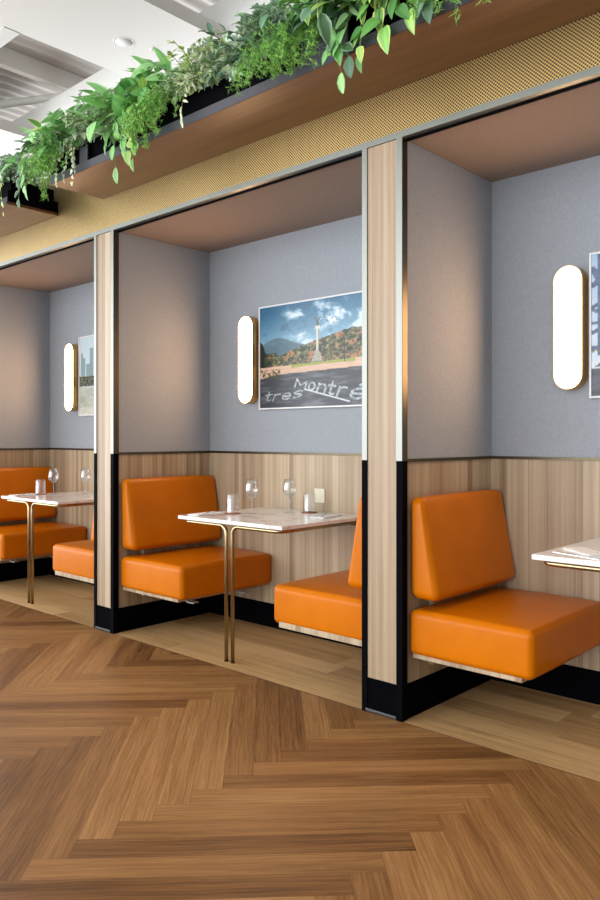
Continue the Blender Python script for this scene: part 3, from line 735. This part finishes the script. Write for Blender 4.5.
def pic_bridge(u, v):
    c = lerp3((214, 222, 228), (150, 178, 206), v + .3 * (nz(u * 5, v * 5) - .5))
    for a, b, w in [((0, .78), (.25, 1), .018), ((0, .62), (.4, .95), .012), ((.05, .3), (.05, 1), .02), ((0, .45), (.6, .62), .014), ((0, .62), (.3, .36), .012), ((.05, .66), (.2, .36), .01), ((.3, .34), (.3, .9), .016), ((.3, .9), (.6, .34), .014), ((.6, .34), (.6, .8), .016), ((.6, .8), (.95, .34), .014), ((0, .34), (1, .34), .012), ((.25, 1), (1, .6), .02), ((0, .9), (.06, .8), .02), ((0, .52), (.12, .48), .01)]:
        if segd(u, v, a, b) < w: c = lerp3((52, 70, 104), (92, 108, 138), nz(u * 30, v * 30))
    if v < .34 and nz(u * 20, v * 20, 2) > .62: c = (92, 92, 84)
    if v < .2: c = lerp3((36, 42, 52), (86, 90, 98), nz(u * 10, v * 22, 6))
    return c
def picture(name, label, fn, x0, nx, ny):
    Wp, Hp = .916, .652; t = thing(name, label, 'picture', (x0, YB, 1.376), 'framed photographs')
    bm = bmesh.new(); f = .009
    for a in ((0, Wp, 0, f), (0, Wp, Hp - f, Hp), (0, f, f, Hp - f), (Wp - f, Wp, f, Hp - f)): box(bm, a[0], a[1], -.026, 0, a[2], a[3], bev=.0015)
    obj('white_frame', bm, MAT['frame'], t)
    bm = bmesh.new(); cl = bm.loops.layers.float_color.new('Col'); G = []
    for j in range(ny + 1):
        for i in range(nx + 1):
            u, v = i / nx, j / ny
            G.append((bm.verts.new((f + u * (Wp - 2 * f), -.020, f + v * (Hp - 2 * f))), srgb(*fn(u, v))))
    for j in range(ny):
        for i in range(nx):
            q = [G[j * (nx + 1) + i], G[j * (nx + 1) + i + 1], G[(j + 1) * (nx + 1) + i + 1], G[(j + 1) * (nx + 1) + i]]
            fc = bm.faces.new([w[0] for w in q])
            for l, w in zip(fc.loops, q): l[cl] = w[1]
    obj('printed_photo', bm, MAT['print'], t)
    obj('backing_board', B(.006, Wp - .006, -.0185, -.001, .006, Hp - .006), MAT['blackmetal'], t)
    return t
picture('framed_picture', 'framed photo of a road, autumn hill and tall winged monument, middle booth', pic_monument, -3.483, 260, 186)
picture('framed_picture', 'pale framed photo of a city skyline beside the farthest sconce', pic_city, -5.613, 150, 100)
picture('framed_picture', 'framed photo of a steel bridge, just a sliver at the right edge', pic_bridge, -1.36, 150, 100)

# ------------------------------------------------------------------ wall socket
t = thing('wall_socket', 'small cream wall socket on the wood wall behind the middle table', 'socket', (-2.985, YB, .852))
obj('face_plate', B(-.04, .04, -.008, 0, -.042, .042, bev=.002), MAT['plastic'], t)
obj('socket_insert', B(-.022, .022, -.010, -.006, -.030, .030, bev=.001), MAT['plastic'], t)

# ------------------------------------------------------------------ main ceiling with deck openings
ZC = 4.0
bm = bmesh.new()
xs = [-14, -6.69, -5.0, -4.04, -2.35, -1.4, .3, 1.25, 6]
box(bm, -14, 6, -4, 2.575, ZC, ZC + .1)
for i in range(0, len(xs) - 1, 2): box(bm, xs[i], xs[i + 1], 2.575, 3.60, ZC, ZC + .1)
ceil = struct(obj('ceiling', bm, MAT['white']))
bm = bmesh.new()
for k in range(3):
    a, b2_ = xs[1 + 2 * k], xs[2 + 2 * k]
    box(bm, a, b2_, 2.46, 2.575, ZC - .004, ZC + .002)
struct(obj('trim_2', bm, MAT['offwhite']))
struct(obj('trim_3', B(-14, 6, 3.60, 3.74, ZC + .03, ZC + .30), MAT['offwhite']))
# corrugated deck
bm = bmesh.new(); zd = 4.602; pitch = .155; x = -14; rows = []
prof = []
while x < 6:
    for q in range(8): prof.append((x + pitch * q / 8, zd + .016 * (1 - math.cos(2 * PI * q / 8))))
    x += pitch
a = [bm.verts.new((x, 1.2, z)) for x, z in prof]; b_ = [bm.verts.new((x, 7.5, z)) for x, z in prof]
for i in range(len(a) - 1): bm.faces.new((a[i], a[i + 1], b_[i + 1], b_[i]))
c_ = [bm.verts.new((x, 1.2, z + .012)) for x, z in prof]; d_ = [bm.verts.new((x, 7.5, z + .012)) for x, z in prof]
for i in range(len(a) - 1): bm.faces.new((c_[i + 1], c_[i], d_[i], d_[i + 1]))
struct(obj('ceiling_deck', bm, MAT['deck']))
bm = bmesh.new(); tube(bm, [(-9.5, 2.2, 4.404), (-6.9, 3.55, 4.404), (-4.5, 4.8, 4.404)], .035, 12)
tag(obj('conduit_pipe', bm, MAT['white'], None, True), 'white pipe crossing the ceiling opening at upper left', 'pipe')
tag(obj('roof_beam', B(-6.45, -6.38, 1.4, 7.2, 4.44, 4.60), MAT['white']), 'white flat beam under the corrugated roof deck at upper left', 'beam')
t = thing('ceiling_speaker', 'round flush speaker in the white ceiling panel at upper left', 'speaker', (-4.569, 3.131, ZC))
obj('ring', lathe([(.062, 0), (.062, -.0022), (.074, -.0022), (.076, 0)], 36), MAT['white'], t, True)
obj('grille', lathe([(0, -.003), (.062, -.003), (.062, 0)], 36), MAT['white'], t, True)
t = tag(obj('ceiling_sensor', lathe([(0, -.012), (.012, -.012), (.022, -.004), (.024, 0)], 24), MAT['offwhite'], None, True), 'tiny round sensor beside the round ceiling speaker', 'sensor'); t.location = (-4.50, 3.33, ZC)

# ------------------------------------------------------------------ light: daylight from the open, glazed side behind the camera
w = bpy.data.worlds.new('daylight'); bpy.context.scene.world = w; w.use_nodes = True; nt = w.node_tree
bg = nt.nodes['Background']; tc = nt.nodes.new('ShaderNodeTexCoord'); sp = nt.nodes.new('ShaderNodeSeparateXYZ'); nt.links.new(tc.outputs['Generated'], sp.inputs[0])
def wm(op, a, b=None):
    x = nt.nodes.new('ShaderNodeMath'); x.operation = op
    for i, q in enumerate((a, b)):
        if q is None: continue
        if isinstance(q, (int, float)): x.inputs[i].default_value = q
        else: nt.links.new(q, x.inputs[i])
    return x.outputs[0]
f = wm('ADD', wm('MULTIPLY', sp.outputs[1], -.56), wm('ADD', wm('MULTIPLY', sp.outputs[0], -.64), wm('MULTIPLY', wm('MINIMUM', sp.outputs[2], 0), -.36)))
r = nt.nodes.new('ShaderNodeValToRGB'); nt.links.new(wm('ADD', wm('MULTIPLY', f, .6), .45), r.inputs[0])
e = r.color_ramp.elements; e[0].position = .1; e[0].color = (.06, .05, .045, 1); e[1].position = .85; e[1].color = (1.62, 1.68, 1.74, 1)
m_ = e.new(.5); m_.color = (.27, .27, .28, 1)
nt.links.new(r.outputs[0], bg.inputs[0]); bg.inputs[1].default_value = 1.9

# ------------------------------------------------------------------ camera
cd = bpy.data.cameras.new('camera'); cam = bpy.data.objects.new('camera', cd); C.objects.link(cam)
cam.location = (0, 0, 1.2); cam.rotation_euler = (PI / 2, 0, math.atan(700 / 762.))
cd.sensor_fit = 'VERTICAL'; cd.sensor_height = 36; cd.lens = 762 / 900 * 36
cd.shift_y = -12.7 / 900
cd.clip_start = .05
S = bpy.context.scene; S.camera = cam
S.view_settings.view_transform = 'Standard'; S.view_settings.look = 'None'; S.view_settings.gamma = 1; S.view_settings.use_curve_mapping = False
S.view_settings.exposure = .82
